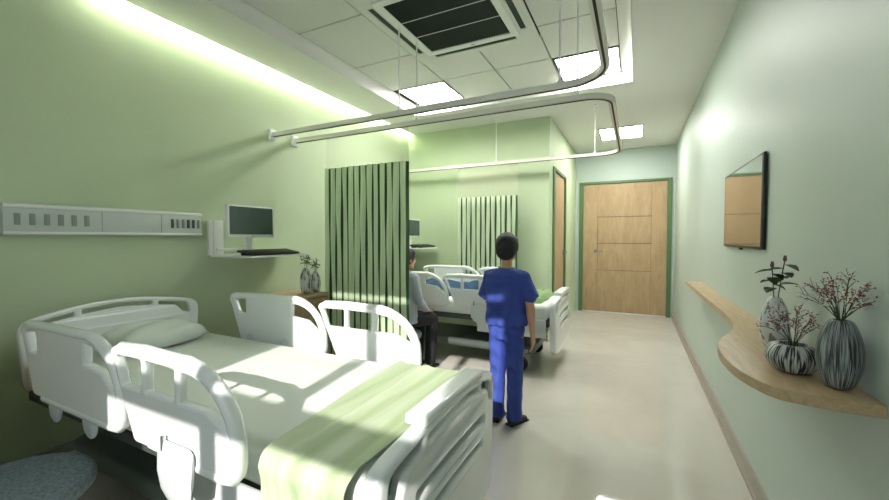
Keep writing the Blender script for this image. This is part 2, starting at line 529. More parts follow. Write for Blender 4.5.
for (a, b_) in ((0, 1), (3, 4)):
    ys = [TY0, 0.90, 1.58, 2.26, 2.94, 3.575] if a == 0 else [TY0, 0.5, 1.1, 1.75, 2.5, 3.67]
    if a == 3: ys = [TY0, 0.5, 1.12, 1.75, 2.37, 2.98, 3.565]
    for y0, y1 in zip(ys, ys[1:]):
        tiles.append((LX[a], LX[b_], y0, y1))
for (a, b_) in ((1, 2), (2, 3)):
    for y0, y1 in ((TY0, .5), (.5, 1.1), (1.1, 1.6), (1.6, 2.03), (3.137, 3.555), (3.555, 4.14)):
        tiles.append((LX[a], LX[b_], y0, y1))
for x0, x1, y0, y1 in tiles: mb.box((x0 + g, y0 + g, ZT), (x1 - g, y1 - g, ZT + .02))
struct(mb.build('ceiling_tiles', M_tile))
struct(MB().box((LX[0] - .03, TY0, ZT + .02), (LX[4] + .03, 4.14, ZT + .025)).build('ceiling_backing', M_seam))
# baseboards
struct(MB().box((XR - .015, YN, 0), (XR, YE, .09)).box((XR - .028, YN, 0), (XR, YE, .02)).build('baseboard_right', M_base))
struct(MB().box((XL, YN, 0), (XL + .015, YG, .09)).build('baseboard_left', M_base))
struct(MB().box((XL, YG - .015, 0), (XB, YG, .09)).build('baseboard_far', M_base))

# doors
def handle(parent, mats=M_metal):
    pass
dr = struct(MB().box((E0 - .035, YE - .02, 0), (E0 + .03, YE + .05, EH)).box((E1 - .03, YE - .02, 0), (E1 + .035, YE + .05, EH)).box((E0 - .035, YE - .02, EH), (E1 + .035, YE + .05, EH + .04)).build('door_1', M_frame_green))
seam_x = (-0.585, 0.238); seam_z = (0.735, 1.20, 1.655)
mb = MB(); gx = 0.004
cols = [(E0 + .03, seam_x[0]), (seam_x[0], seam_x[1]), (seam_x[1], E1 - .03)]
for i, (x0, x1) in enumerate(cols):
    zs = [0.015] + (list(seam_z) if i == 1 else []) + [EH]
    for z0, z1 in zip(zs, zs[1:]): mb.box((x0 + gx / 2, YE + .0, z0 + gx), (x1 - gx / 2, YE + .045, z1 - gx))
mb.build('door_leaf', M_wood, dr)
MB().box((E0 + .03, YE + .03, .012), (E1 - .03, YE + .04, EH)).build('door_core', M_seam, dr)
h = MB().cyl((-.615, YE, 1.06), (-.615, YE - .008, 1.06), .026).cyl((-.615, YE, 1.06), (-.615, YE - .055, 1.06), .010).cyl((-.625, YE - .05, 1.06), (-.50, YE - .05, 1.06), .009).build('door_handle', M_metal, dr)
MB().box((E0, YE - .004, .0), (E1, YE + .05, .012)).build('threshold', M_white, dr)
d2 = struct(MB().box((XB - .05, D0 - .035, 0), (XB + .02, D0 + .05, DH)).box((XB - .05, D1 - .05, 0), (XB + .02, D1 + .035, DH)).box((XB - .05, D0 - .035, DH), (XB + .02, D1 + .035, DH + .04)).build('door_2', M_frame_green))
MB().box((XB - .045, D0 + .05, .01), (XB - .005, D1 - .05, DH)).build('door_leaf', M_wood, d2)
MB().cyl((XB - .005, D1 - .13, 1.08), (XB + .004, D1 - .13, 1.08), .026).cyl((XB, D1 - .13, 1.08), (XB + .05, D1 - .13, 1.08), .010).cyl((XB + .045, D1 - .12, 1.08), (XB + .045, D1 - .26, 1.08), .009).build('door_handle', M_metal, d2)

# ------------------------------------------------------------------ lamps
def lamp(x0, x1, y0, y1, z, label):
    t = thing('ceiling_light', label, 'ceiling light', ((x0 + x1) / 2, (y0 + y1) / 2, z), 0, 'recessed square ceiling lights')
    w, d = (x1 - x0) / 2, (y1 - y0) / 2
    MB().box((-w, -d, -.004), (w, -d + .012, .018)).box((-w, d - .012, -.004), (w, d, .018)).box((-w, -d + .012, -.004), (-w + .012, d - .012, .018)).box((w - .012, -d + .012, -.004), (w, d - .012, .018)).build('light_frame', M_lampframe, t)
    MB().box((-w + .012, -d + .012, .0), (w - .012, d - .012, .010)).build('diffuser', M_lamp, t)
    return t
lamp(*L1, ZT, 'recessed square ceiling light left of the air conditioner, near the green wall')
lamp(*L2, ZT, 'recessed square ceiling light behind the curved corner of the curtain track')
lamp(-.475, .08, 5.74, 6.40, ZC - .008, 'square ceiling light nearest the wide oak door')
tag(MB().box((COVE_X - .014, 1.12, ZC + .066), (COVE_X + .002, YG - .03, ZC + .10)).build('cove_light_strip', M_cove), 'glowing warm light strip hidden in the cove along the green wall', 'light strip')

# ------------------------------------------------------------------ air conditioner
ax0, ax1, ay0, ay1 = -1.765, -0.70, 2.04, 3.13
ac = thing('air_conditioner', 'square white ceiling cassette air conditioner with dark grille', 'air conditioner', ((ax0 + ax1) / 2, (ay0 + ay1) / 2, ZT))
cx, cy = (ax0 + ax1) / 2, (ay0 + ay1) / 2; hw, hd = (ax1 - ax0) / 2, (ay1 - ay0) / 2
ins = .30; 
def ring_plate(o_, i_, z0, z1, name, m_, par, holes=()):
    me = plate([(-o_[0], -o_[1]), (o_[0], -o_[1]), (o_[0], o_[1]), (-o_[0], o_[1])], [[(-i_[0], -i_[1]), (i_[0], -i_[1]), (i_[0], i_[1]), (-i_[0], i_[1])]] + list(holes), z1 - z0, 0.004, 'xy')
    me.transform(Matrix.Translation((0, 0, (z0 + z1) / 2)))
    return link(name, me, m_, par)
sl = []
for sx, sy, lx, ly in ((0, 1, .36, .022), (0, -1, .36, .022), (1, 0, .022, .36), (-1, 0, .022, .36)):
    px, py = sx * (hw - .085), sy * (hd - .085)
    sl.append([(px - lx, py - ly), (px + lx, py - ly), (px + lx, py + ly), (px - lx, py + ly)])
ring_plate((hw, hd), (.40, .415), -.012, .0, 'casing', M_ac, ac, sl)
MB().box((-hw + .06, -hd + .06, -.004), (hw - .06, hd - .06, .0)).build('slot_backing', M_dark, ac)
ring_plate((.40, .415), (.345, .36), -.022, -.003, 'grille_frame', M_white, ac)
mb = MB()
mb.box((-.345, -.36, -.010), (.345, .36, -.006))
for k in range(46):
    x = -.34 + .68 * k / 45
    mb.box((x - .002, -.36, -.016), (x + .002, .36, -.009))
mb.build('grille', M_dark, ac)
mb = MB()
for y in (-.12, .10): mb.box((-.345, y - .0018, -.020), (.345, y + .0018, -.015))
mb.build('grille_bar', M_white, ac)
MB().rbox((.02, .388, -.023), (.035, .008, .003)).build('badge', M_base_grey, ac)

# ------------------------------------------------------------------ curtain tracks
ZR = 2.23
def arc(cx, cy, r, a0, a1, n=12): return [(cx + r * math.cos(a0 + (a1 - a0) * k / n), cy + r * math.sin(a0 + (a1 - a0) * k / n), ZR) for k in range(n + 1)]
def track(name, label, path, rods, loc, mounts):
    t = thing('curtain_track', label, 'curtain track', loc)
    L = Vector(loc)
    MB().sweep_rect([Vector(p) - L for p in path], .044, .034).build('rail', M_rail, t, sm=30)
    MB().sweep_rect([Vector((p[0], p[1], ZR - .0185)) - L for p in path], .012, .003).build('rail_groove', M_seam, t, sm=30)
    for x, y, zt in rods:
        r = MB().cyl((x - L.x, y - L.y, .0175), (x - L.x, y - L.y, zt - ZR - .002), .006, seg=10).build('hanger_rod', M_white, t)
        MB().cyl((x - L.x, y - L.y, .0172), (x - L.x, y - L.y, .038), .022, .008, seg=14).build('clamp', M_white, r)
        MB().cyl((x - L.x, y - L.y, zt - ZR - .012), (x - L.x, y - L.y, zt - ZR - .001), .018, seg=14).build('ceiling_cup', M_white, r)
    for x, y in mounts:
        MB().box((x - L.x, y - L.y - .035, -.05), (x - L.x + .03, y - L.y + .035, .05), .006).build('wall_bracket', M_white, t)
xr = -0.155
p1 = [(XL + .002, 2.47, ZR), (-1.5, 2.47, ZR)] + arc(xr - .24, 2.47 - .24, .24, PI / 2, 0) + [(xr, 1.0, ZR), (xr, -0.2, ZR), (xr, YP + .3, ZR)]
track('t', 'curved curtain track of the nearer bed, coming towards the camera', p1, [(-1.60, 2.47, ZT), (-.43, 2.47, ZT), (xr, .2, ZT)], (XL, 2.47, ZR), [(XL, 2.47)])
p2 = [(XL + .002, 2.73, ZR), (-1.5, 2.73, ZR)] + arc(xr - .16, 2.73 + .16, .16, -PI / 2, 0) + [(xr, 3.6, ZR)] + arc(xr - .2, 4.66 - .2, .2, 0, PI / 2) + [(-1.5, 4.66, ZR), (XL + .002, 4.66, ZR)]
track('t', 'U shaped curtain track around the farther bed, past the air conditioner', p2, [(-1.60, 2.73, ZT), (-.36, 2.73, ZT), (-1.58, 4.66, ZC), (-.42, 4.66, ZC)], (XL, 2.73, ZR), [(XL, 2.73), (XL, 4.66)])

# ------------------------------------------------------------------ curtains
def curtain(x0, x1, y, z0, z1, n, label, depth=.035):
    t = thing('curtain', label, 'curtain', ((x0 + x1) / 2, y, z0), 0)
    per = (x1 - x0) / n
    rng = random.Random(int(n * 31 + y * 10))
    prof = []; strips = []
    for k in range(n):
        a = x0 + per * k - (x0 + x1) / 2
        wv = per * rng.uniform(.62, .74)
        prof += [(a, -depth / 2 + rng.uniform(-.006, .006)), (a + wv * .5, -depth / 2 - .012), (a + wv, -depth / 2 + rng.uniform(-.004, .006)), (a + wv + .004, depth * .35), (a + per - .004, depth * .35)]
        strips.append((a + wv + .004, a + per - .004))
    b = bmesh.new(); nz = 14; rows = []
    for j in range(nz + 1):
        z = (z1 - z0) * j / nz
        rows.append([b.verts.new((px + .003 * math.sin(j * .9 + i * .7), py + .004 * math.sin(j * .6 + i), z)) for i, (px, py) in enumerate(prof)])
    for A, B in zip(rows, rows[1:]):
        for i in range(len(A) - 1): b.faces.new((A[i], A[i + 1], B[i + 1], B[i]))
    me = bpy.data.meshes.new('pleats'); b.to_mesh(me); b.free(); shade(me, 40)
    o = link('pleats', me, M_curtain, t)
    so = o.modifiers.new('s', 'SOLIDIFY'); so.thickness = .002; so.offset = 1
    me.materials.append(M_curtain_fold_shade)
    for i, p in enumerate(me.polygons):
        if i % (len(prof) - 1) % 5 >= 2: p.material_index = 1  # recessed faces of each pleat get the painted fold shade
    # sheer net between the fabric and the track
    mbn = MB(); H_ = ZR - .022 - z1
    b = mbn.b
    q = [b.verts.new((x0 - (x0 + x1) / 2 + (x1 - x0) * k / 40, .010 * math.sin(k * PI / 2), z)) for z in (z1 - z0, ZR - .022 - z0) for k in range(41)]
    for k in range(40): b.faces.new((q[k], q[k + 1], q[k + 42], q[k + 41]))
    mbn.build('sheer_net', M_net, t, sm=60)
    return t
curtain(-2.57, -1.68, 2.73, .22, 1.93, 13, 'pleated green curtain hanging in front of the seated person')
curtain(-2.10, -1.30, 4.66, .22, 1.82, 12, 'pleated green curtain against the far green wall behind the standing person')

# ------------------------------------------------------------------ wall panel over the bed
pz0, pz1 = 1.312, 1.482
def head_panel(y0, y1, label):
    t = thing('bed_head_panel', label, 'wall panel', (XL + .002, (y0 + y1) / 2, pz0), 0, 'bed head panels on the green wall')
    h = (y1 - y0) / 2; H_ = pz1 - pz0
    MB().box((0, -h, 0), (.045, h, H_), .006).build('housing', M_panel, t)
    for z0, z1 in ((H_ - .022, H_ - .006), (.006, .020)): MB().box((.045, -h, z0), (.052, h, z1), .002).build('trim_strip', M_white, t)
    for y in (-.095, .235): MB().box((.0455, y - .0015, .022), (.0462, y + .0015, H_ - .024)).build('seam', M_base_grey, t)
    for k in range(6):
        for base, st, dark in ((-h + .052, .058, k in (0, 1, 2)), (.305, .036, k in (0, 3, 4))):
            y = base + st * k
            w = .012 if base < 0 else .009
            MB().box((.045, y - w, .055), (.050, y + w, .118), .002).build('outlet', M_outlet_d if (base > 0 and dark) else M_outlet, t)
    return t
head_panel(.775, 1.797, 'long pale grey bed head panel of outlets left of the monitor')

# ------------------------------------------------------------------ monitor shelf on the wall
def station(dy, lab, names, tl=.65):
    t = thing('monitor_bracket', lab, 'wall bracket', (XL + .002, 1.92 + dy, 1.15), 0, 'monitor shelves on the green wall')
    MB().box((0, -.058, .01), (.03, .058, .285), .004).box((.03, -.03, .01), (.045, .03, .285), .003).build('wall_plate', M_white, t)
    MB().box((.045, -.014, .045), (.06, .014, .07)).cyl((.05, 0, .055), (.17, .10, .055), .011).cyl((.17, .10, .012), (.17, .10, .07), .016).build('arm', M_white, t)
    me = plate(rpoly([(.02, -.045, .01), (.50, -.045, .03), (.50, min(.50, tl), .04), (.30, tl, .03), (.02, tl, .03)]), [], .014, .004, 'xy'); me.transform(Matrix.Translation((0, 0, .007)))
    link('tray', me, M_white, t)
    # monitor
    mo = thing('computer_monitor', names[0], 'monitor', (XL + .26, 2.06 + dy, 1.1645), 0, 'white monitors on wall shelves')
    MB().rbox((-.03, 0, .006), (.16, .17, .010), bev=.004).build('stand_base', M_white, mo)
    MB().box((-.05, -.022, .012), (-.025, .022, .20), .003).build('stand_neck', M_white, mo)
    MB().box((-.025, -.205, .138), (.005, .205, .385), .005).build('bezel', M_white, mo)
    MB().box((.005, -.19, .160), (.0065, .19, .372)).build('screen', M_monitor, mo)
    MB().rbox((.0055, 0, .149), (.002, .02, .004)).build('badge', M_base_grey, mo)
    kb = thing('keyboard', names[1], 'keyboard', (XL + .40, 2.11 + dy, 1.1645), 0.0, 'black keyboards on wall shelves')
    bm_ = MB().rbox((0, 0, .022), (.15, .46, .016), bev=.003, rot=(0, .16, 0)).box((-.066, -.2, .0), (-.055, .2, .028)).box((.055, -.2, 0), (.066, .2, .010))
    bm_.build('keyboard_case', M_black, kb)
    mb = MB()
    for i in range(5):
        for j in range(16): mb.box((-.06 + i * .024, -.21 + j * .0263, .016), (-.06 + i * .024 + .02, -.21 + j * .0263 + .022, .021))
    ky = mb.build('keys', M_dark, kb, sm=0); ky.rotation_euler = (0, .16, 0); ky.location = (.001, 0, .0135)
    mm = MB().ball((0, 0, .014), .03, (1.0, .75, .45))
    return tag(mm.build('computer_mouse', M_white, None, (XL + .22, 2.28 + dy, 1.1648)), names[2], 'mouse', 'white mice on wall shelves')
station(0, 'white wall bracket with tray holding the monitor above the nearer bed', ('white framed monitor with dark screen above the nearer bed', 'black keyboard lying on the tray above the nearer bed', 'small white mouse behind the keyboard, beneath the nearer monitor'))
station(2.45, 'white wall bracket with tray beside the curtain edge above the farther bed', ('white monitor half hidden behind the curtain edge, above the farther bed', 'black keyboard on the tray visible past the curtain edge', 'small white mouse on the far tray behind the curtain'), .44)

# ------------------------------------------------------------------ television and oak ledge
tv = thing('television', 'flat black framed television mounted on the right wall', 'television', (XR - .002, 2.80, 1.24))
MB().box((-.003, -.2, .12), (0, .2, .36)).build('wall_mount', M_black, tv)
MB().box((-.018, -.445, 0), (-.003, .445, .475), .003).build('bezel', mat('black television frame', (30, 34, 30), 0.35), tv)
MB().box((-.0192, -.43, .014), (-.018, .43, .462)).build('screen', M_tv, tv)
MB().box((-.017, -.02, -.012), (-.004, .02, .0)).build('sensor', M_black, tv)
sh = thing('wall_shelf', 'oak wall shelf, narrow ledge widening to a rounded display end', 'shelf', (XR - .001, 2.0, .88))
pts = [(.0, 1.345, 0)]
out = [(XR, 1.345), (.545, 1.335)]
ctrl = [(.545, 1.335), (.465, 1.338), (.37, 1.36), (.325, 1.43), (.298, 1.53), (.288, 1.66), (.295, 1.80), (.325, 1.93), (.37, 2.05), (.41, 2.17), (.437, 2.32), (.45, 2.5), (.452, 2.8), (.45, 3.3), (.448, 3.9), (.446, 4.36)]
def catmull(P_, n=6):
    o = []
    for i in range(len(P_) - 1):
        p0 = Vector(P_[max(i - 1, 0)]); p1_ = Vector(P_[i]); p2_ = Vector(P_[i + 1]); p3 = Vector(P_[min(i + 2, len(P_) - 1)])
        for k in range(n):
            t = k / n
            o.append(tuple(.5 * ((2 * p1_) + (p2_ - p0) * t + (2 * p0 - 5 * p1_ + 4 * p2_ - p3) * t * t + (3 * p1_ - p0 - 3 * p2_ + p3) * t ** 3)))
    o.append(tuple(P_[-1])); return o
poly = [(XR, 1.335)] + catmull(ctrl) + [(XR, 4.36)]
poly = [(x - XR, y - 2.0) for x, y in poly]
me = plate(poly, [], .032, .002, 'xy'); me.transform(Matrix.Translation((0, 0, -.016)))
link('board', me, M_shelfwood, sh)
strip = [(x - XR, y - 2.0) for x, y in catmull(ctrl)]
mb = MB(); b = mb.b
for k in range(len(strip) - 1):
    pass
mb.b.free()

# vases on the shelf
ZS = .8815
def ps(ps_, n=8):
    return catmull(ps_, n)
vt = thing('tall_vase', 'tall charcoal ribbed egg shaped vase, nearest on the oak shelf', 'vase', (.515, 1.44, ZS))
prof = catmull([(.022, 0), (.032, .010), (.045, .05), (.049, .09), (.044, .14), (.031, .178), (.021, .190)]) + [(.017, .190), (.017, .175)]
link('vase_body', lathe(prof), M_vase_tall, vt)
vb = thing('bowl_vase', 'low wide striped bowl vase between the two upright vases', 'vase', (.45, 1.56, ZS))
prof = catmull([(.034, 0), (.052, .008), (.068, .034), (.069, .056), (.056, .078), (.040, .086)]) + [(.034, .085), (.036, .074)]
link('vase_body', lathe(prof), M_vase_bowl, vb)
vc = thing('pale_vase', 'slim pale crackled vase holding a rose sprig, farthest on the oak shelf', 'vase', (.475, 1.84, ZS))
prof = catmull([(.020, 0), (.032, .014), (.044, .06), (.045, .10), (.037, .15), (.024, .183), (.016, .195)]) + [(.012, .195), (.012, .18)]
link('vase_body', lathe(prof), M_vase_crack, vc)

def leaf(mb, p, d, up, L, w_):
    d = d.normalized(); s_ = d.cross(up)
    if s_.length < 1e-3: s_ = Vector((1, 0, 0))
    s_.normalize(); n = s_.cross(d); b = mb.b
    row = []
    prof_ = [(0, .05), (.2, .7), (.45, 1), (.7, .75), (.9, .3), (1, .02)]
    rows = []
    for t, ww in prof_:
        c = p + d * L * t - n * L * .25 * t * t
        rows.append([b.verts.new(c + s_ * w_ * ww + n * w_ * .3 * ww), b.verts.new(c), b.verts.new(c - s_ * w_ * ww + n * w_ * .3 * ww)])
    for A, B in zip(rows, rows[1:]):
        b.faces.new((A[0], A[1], B[1], B[0])); b.faces.new((A[1], A[2], B[2], B[1]))
def rose(loc, label, scale=1.0, seed=1, group=None):
    rng = random.Random(seed)
    t = thing('rose_sprig', label, 'flowers', loc, 0, group)
    stems = MB(); nb = 3 if scale < .9 else 2
    leaves = []
    for k in range(nb):
        a = k * 2.4 + seed; tip = Vector((math.cos(a) * .026, math.sin(a) * .026, .115 + .022 * (k % 2))) * scale
        base = Vector((math.cos(a) * .004, math.sin(a) * .004, -.05 * scale))
        ptsx = [base.lerp(tip, u) + Vector((0, 0, .012 * math.sin(u * PI))) * scale for u in (0, .25, .5, .75, 1)]
        stems.tube(ptsx, .0018 * scale, 6)
        buds = MB()
        buds.ball(tip + Vector((0, 0, .006)) * scale, .008 * scale, (.8, .8, 1.2), 10)
        for j in range(3): buds.ball(tip + Vector((0, 0, .014)) * scale + Vector((math.cos(j * 2.1), math.sin(j * 2.1), 0)) * .003 * scale, .004 * scale, (.6, .6, 1.6), 8)
        buds.build('bud', M_bud, t)
        for j in range(6):
            u = .52 + .08 * j; c = base.lerp(tip, u); aa = j * 2.3 + a
            d = Vector((math.cos(aa), math.sin(aa), rng.uniform(-.3, .35)))
            leaves.append((c, d))
    stems.build('stem', M_twig, t)
    for c, d in leaves:
        lm = MB(); leaf(lm, c, d, Vector((0, 0, 1)), rng.uniform(.040, .056) * scale, .021 * scale)
        b_ = lm.build('leaf', M_leaf, t, sm=60); so = b_.modifiers.new('s', 'SOLIDIFY'); so.thickness = .0008
    return t
rose((.475, 1.84, ZS + .195), 'dark green rose sprig with closed buds in the slim pale vase', 1.0, 4)

def spray(loc, label, R_, H_, n, seed, base):
    """airy twigs fanning out into a dome, dotted with berries and petals"""
    rng = random.Random(seed)
    t = thing('berry_spray', label, 'flowers', loc, 0, 'berry sprays on the oak shelf')
    tw = MB(); be = MB(); pe = MB()
    root = Vector((0, 0, base))
    def dots(q):
        for _ in range(rng.choice((1, 2))):
            o_ = Vector((rng.uniform(-1, 1), rng.uniform(-1, 1), rng.uniform(-1, 1))) * .005
            (be if rng.random() < .4 else pe).ball(q + o_, rng.uniform(.0020, .0032), (1, .8, .7), 6)
    for k in range(n):
        a = k * 2.399 + rng.uniform(-.2, .2); e = math.sqrt((k + .5) / n)
        tip = Vector((math.cos(a) * R_ * e, math.sin(a) * R_ * e * .8, H_ * (1 - .62 * e * e) * rng.uniform(.9, 1.05)))
        neck = Vector((math.cos(a) * .008, math.sin(a) * .008, .004))
        pts_ = [root, neck, neck.lerp(tip, .35) + Vector((0, 0, .10 * H_)), neck.lerp(tip, .7) + Vector((0, 0, .08 * H_)), tip]
        tw.tube(pts_, .001, 5, rr=[.0011, .0010, .0008, .0006, .0005])
        for u in (.35, .5, .62, .74, .86):
            p = neck.lerp(tip, u) + Vector((0, 0, .08 * H_ * (1 if u < .8 else .5)))
            d = (tip - neck).normalized() + Vector((rng.uniform(-1, 1), rng.uniform(-1, 1), rng.uniform(-.5, .9)))
            q = p + d.normalized() * H_ * rng.uniform(.14, .26)
            tw.tube([p, p.lerp(q, .5) + Vector((0, 0, .002)), q], .0006, 4); dots(q); dots(p.lerp(q, .55))
        dots(tip)
    tw.build('twigs', M_twig, t)
    o1 = be.build('berries', M_berry, t); o1['kind'] = 'stuff'
    o2 = pe.build('petals', M_petal, t); o2['kind'] = 'stuff'
    return t
spray((.515, 1.44, ZS + .190), 'wide airy berry spray rising from the tall ribbed vase', .105, .130, 24, 3, -.03)
spray((.45, 1.56, ZS + .086), 'smaller berry spray rising from the low striped bowl', .085, .12, 18, 11, -.02)

# ------------------------------------------------------------------ bedside cabinets and small vases
def cabinet(loc, label):
    t = thing('bedside_cabinet', label, 'cabinet', loc, 0, 'oak bedside cabinets by the green wall')
    MB().box((-.22, -.21, .06), (.20, .21, .77), .004).build('body', M_shelfwood, t)
    MB().box((-.225, -.215, .77), (.215, .215, .80), .004).build('top', M_shelfwood, t)
    MB().box((-.21, -.19, 0), (.18, .19, .06)).build('plinth', M_black, t)
    for z0, z1, nm in ((.61, .76, 'drawer'), (.07, .60, 'door')):
        d = MB().box((.2005, -.20, z0), (.2155, .20, z1), .002).build(nm, M_wood, t)
        MB().cyl((.230, -.04, (z0 + z1) / 2 if nm == 'drawer' else z1 - .06), (.230, .04, (z0 + z1) / 2 if nm == 'drawer' else z1 - .06), .005, seg=8).box((.2155, -.035, ((z0 + z1) / 2 if nm == 'drawer' else z1 - .06) - .004), (.231, -.029, ((z0 + z1) / 2 if nm == 'drawer' else z1 - .06) + .004)).box((.2155, .029, ((z0 + z1) / 2 if nm == 'drawer' else z1 - .06) - .004), (.231, .035, ((z0 + z1) / 2 if nm == 'drawer' else z1 - .06) + .004)).build('handle', M_metal, d)
    return t
cabinet((XL + .25, 2.475, 0), 'oak bedside cabinet carrying two small vases, left of the pleated curtain')
cabinet((XL + .25, .40, 0), 'oak bedside cabinet at the left edge of the photo beside the nearer bed')
def smallvase(x, y, s_, label, seed):
    v = thing('small_vase', label, 'vase', (x, y, .8015), 0, 'small pale vases on the bedside cabinet')
    prof = catmull([(.026 * s_, 0), (.040 * s_, .02 * s_), (.050 * s_, .08 * s_), (.046 * s_, .14 * s_), (.030 * s_, .19 * s_), (.016 * s_, .215 * s_)]) + [(.012 * s_, .215 * s_), (.012 * s_, .2 * s_)]
    link('vase_body', lathe(prof, 32), M_vase_small, v)
    rose((x, y, .8015 + .215 * s_), 'small dark leafy sprig in ' + label.split(',')[0], .85 * s_, seed, 'leafy sprigs in the small vases')
smallvase(XL + .35, 2.525, 1.05, 'the larger pale vase on the bedside cabinet, left of its neighbour', 2)
smallvase(XL + .36, 2.632, .90, 'the smaller pale vase on the bedside cabinet, next to the curtain', 6)

# ------------------------------------------------------------------ hospital bed
def make_bed(label, loc):
    t = thing('hospital_bed', label, 'bed', loc, 0, 'white hospital beds')
    # headboard
    cen = lambda y, z, r: (y, z, r)
    top = [(-.47 + .94 * k / 14, .865 + .055 * math.sin(PI * k / 14)) for k in range(15)]
    ol = rpoly([(-.455, .47, .10)] + [(-.475, .86, .10)] + [(y, z, 0) for y, z in top[2:-2]] + [(.475, .86, .10), (.455, .47, .10)])
    holes = [rpoly([(-.415, .775, .02), (-.405, .85, .03), (-.225, .878, .012), (-.225, .852, .012), (-.33, .84, .03), (-.37, .79, .02)]),
             rpoly([(-.19, .857, .012), (-.19, .884, .012), (0, .898, .0), (.19, .884, .012), (.19, .857, .012), (0, .871, 0)]),
             rpoly([(.225, .852, .012), (.225, .878, .012), (.405, .85, .03), (.415, .775, .02), (.37, .79, .02), (.33, .84, .03)])]
    me = plate(ol, holes, .040, .010, 'yz')
    hb = link('headboard', me, M_plastic, t, (-1.12, 0, 0))
    # slight bow of the headboard towards the wall
    for v in me.vertices:
        v.co.x += .055 * (v.co.y / .47) ** 2; v.co.y = v.co.y * .955 + .02
    # footboard
    top = [(-.44 + .88 * k / 14, .700 + .06 * math.sin(PI * k / 14)) for k in range(15)]
    ol = rpoly([(-.40, .20, .09), (-.45, .695, .10)] + [(y, z, 0) for y, z in top[2:-2]] + [(.45, .695, .10), (.40, .20, .09)])
    def grove(z, h_, w_, bow=.02):
        up_ = [(-w_ + 2 * w_ * k / 8, z + bow * math.sin(PI * k / 8)) for k in range(9)]
        dn = [(y, zz - h_) for y, zz in reversed(up_)]
        return rpoly([(up_[0][0], up_[0][1], .008)] + [(y, z_, 0) for y, z_ in up_[1:-1]] + [(up_[-1][0], up_[-1][1], .008), (dn[0][0], dn[0][1], .008)] + [(y, z_, 0) for y, z_ in dn[1:-1]] + [(dn[-1][0], dn[-1][1], .008)], 4)
    dz = -.035
    sh_ = lambda L: [(y, z + dz) for y, z in L]
    ftop = [sh_(rpoly([(-.395, .62, .02), (-.39, .705, .04), (-.24, .742, .012), (-.24, .715, .012), (-.33, .69, .03), (-.355, .63, .02)])),
            sh_(grove(.742, .020, .205, .016)),
            sh_(rpoly([(.24, .715, .012), (.24, .742, .012), (.39, .705, .04), (.395, .62, .02), (.355, .63, .02), (.33, .69, .03)]))]
    def bow(me_, off=0):
        for v in me_.vertices: v.co.x += .03 * (1 - (v.co.y / .45) ** 2) - .02 + off
    me = plate(ol, ftop + [sh_(grove(.60, .030, .27)), sh_(grove(.505, .026, .25))], .056, .018, 'yz', 5)
    bow(me)
    fb = link('footboard', me, M_plastic, t, (1.175, 0, 0))
    # raised hand grip along the top of the footboard
    gu = [(-.235 + .47 * k / 10, .746 + .034 * math.cos((-.235 + .47 * k / 10) / .45 * PI / 2) ) for k in range(11)]
    gl = [(y, z - .034) for y, z in reversed(gu)]
    gp = rpoly([(gu[0][0], gu[0][1], .012)] + [(y, z, 0) for y, z in gu[1:-1]] + [(gu[-1][0], gu[-1][1], .012), (gl[0][0], gl[0][1], .01)] + [(y, z, 0) for y, z in gl[1:-1]] + [(gl[-1][0], gl[-1][1], .01)])
    me = plate(gp, [], .082, .014, 'yz', 4); bow(me, -.008)
    link('hand_grip', me, M_plastic, fb)
    me = plate(rpoly([(-.415, .58, .01), (-.42, .665, .07), (-.24, .700, .1), (.24, .700, .1), (.42, .665, .07), (.415, .58, .01)]), [], .006, .001, 'yz'); bow(me, -.004)
    link('teal_insert', me, M_teal, fb)
    me = plate(rpoly([(-.37, .30, .02), (-.38, .579, .01), (.38, .579, .01), (.37, .30, .02)]), [], .010, .002, 'yz'); bow(me, -.003)
    link('inner_panel', me, M_shroud, fb)
    # rails
    def rail_arc(x0, z0, x1, z1, n=8):   # quarter ellipse from top (x0,z0) round to the side (x1,z1)
        return [(x0 + (x1 - x0) * math.sin(PI / 2 * k / n), z1 + (z0 - z1) * math.cos(PI / 2 * k / n)) for k in range(n + 1)]
    def head_rail(sy):
        arcr = rail_arc(-.14, .93, .135, .70)
        ol = rpoly([(-.60, .61, .03), (-.72, .905, .04), (-.66, .93, .03)] + [(x, z, 0) for x, z in arcr] + [(.135, .61, .05)])
        h1 = rpoly([(-.665, .885, .015), (-.55, .892, .012), (-.55, .80, .015), (-.62, .80, .02)])
        inn = rail_arc(-.13, .893, .095, .735, 6)
        h2 = [(x, z) for x, z in inn] + [(.06, .76), (.0, .80), (-.13, .815)]
        me = plate(ol, [h1, h2], .034, .010, 'xz')
        o = link('head_side_rail', me, M_plastic, t, (-.01, sy * .498, 0))
        gp = [(-.70, .885), (-.675, .915), (-.60, .925), (-.4, .93), (-.2, .93)] + arcr[1:] + [(.137, .66), (.132, .635), (.11, .617), (.06, .612), (-.15, .612), (-.5, .612)]
        MB().tube([(x, 0, z - .012) if i < 5 else (x - .014, 0, z - .004) for i, (x, z) in enumerate(gp)], .021, 12).build('hand_grip', M_plastic, o)
        for x in (-.50, -.19): MB().hull((Vector((x, 0, .55)), .060, (1, .2, 1)), (Vector((x, 0, .64)), .032, (1, .3, 1))).build('pivot_cover', M_shroud, o, (0, -sy * .022, 0))
        return o
    def foot_rail(sy):
        arcr = rail_arc(.50, .92, .785, .70)
        ol = rpoly([(.245, .60, .03), (.095, .905, .03), (.14, .922, .02)] + [(x, z, 0) for x, z in arcr] + [(.775, .60, .06)])
        h1 = rpoly([(.135, .885, .01), (.295, .888, .01), (.295, .785, .01), (.172, .785, .015)])
        h2 = rpoly([(.320, .888, .008), (.485, .885, .008), (.485, .785, .008), (.320, .785, .008)])
        inn = rail_arc(.515, .882, .742, .735, 6)
        h3 = [(x, z) for x, z in inn] + [(.715, .755), (.64, .785), (.510, .785)]
        me = plate(ol, [h1, h2, h3], .034, .010, 'xz')
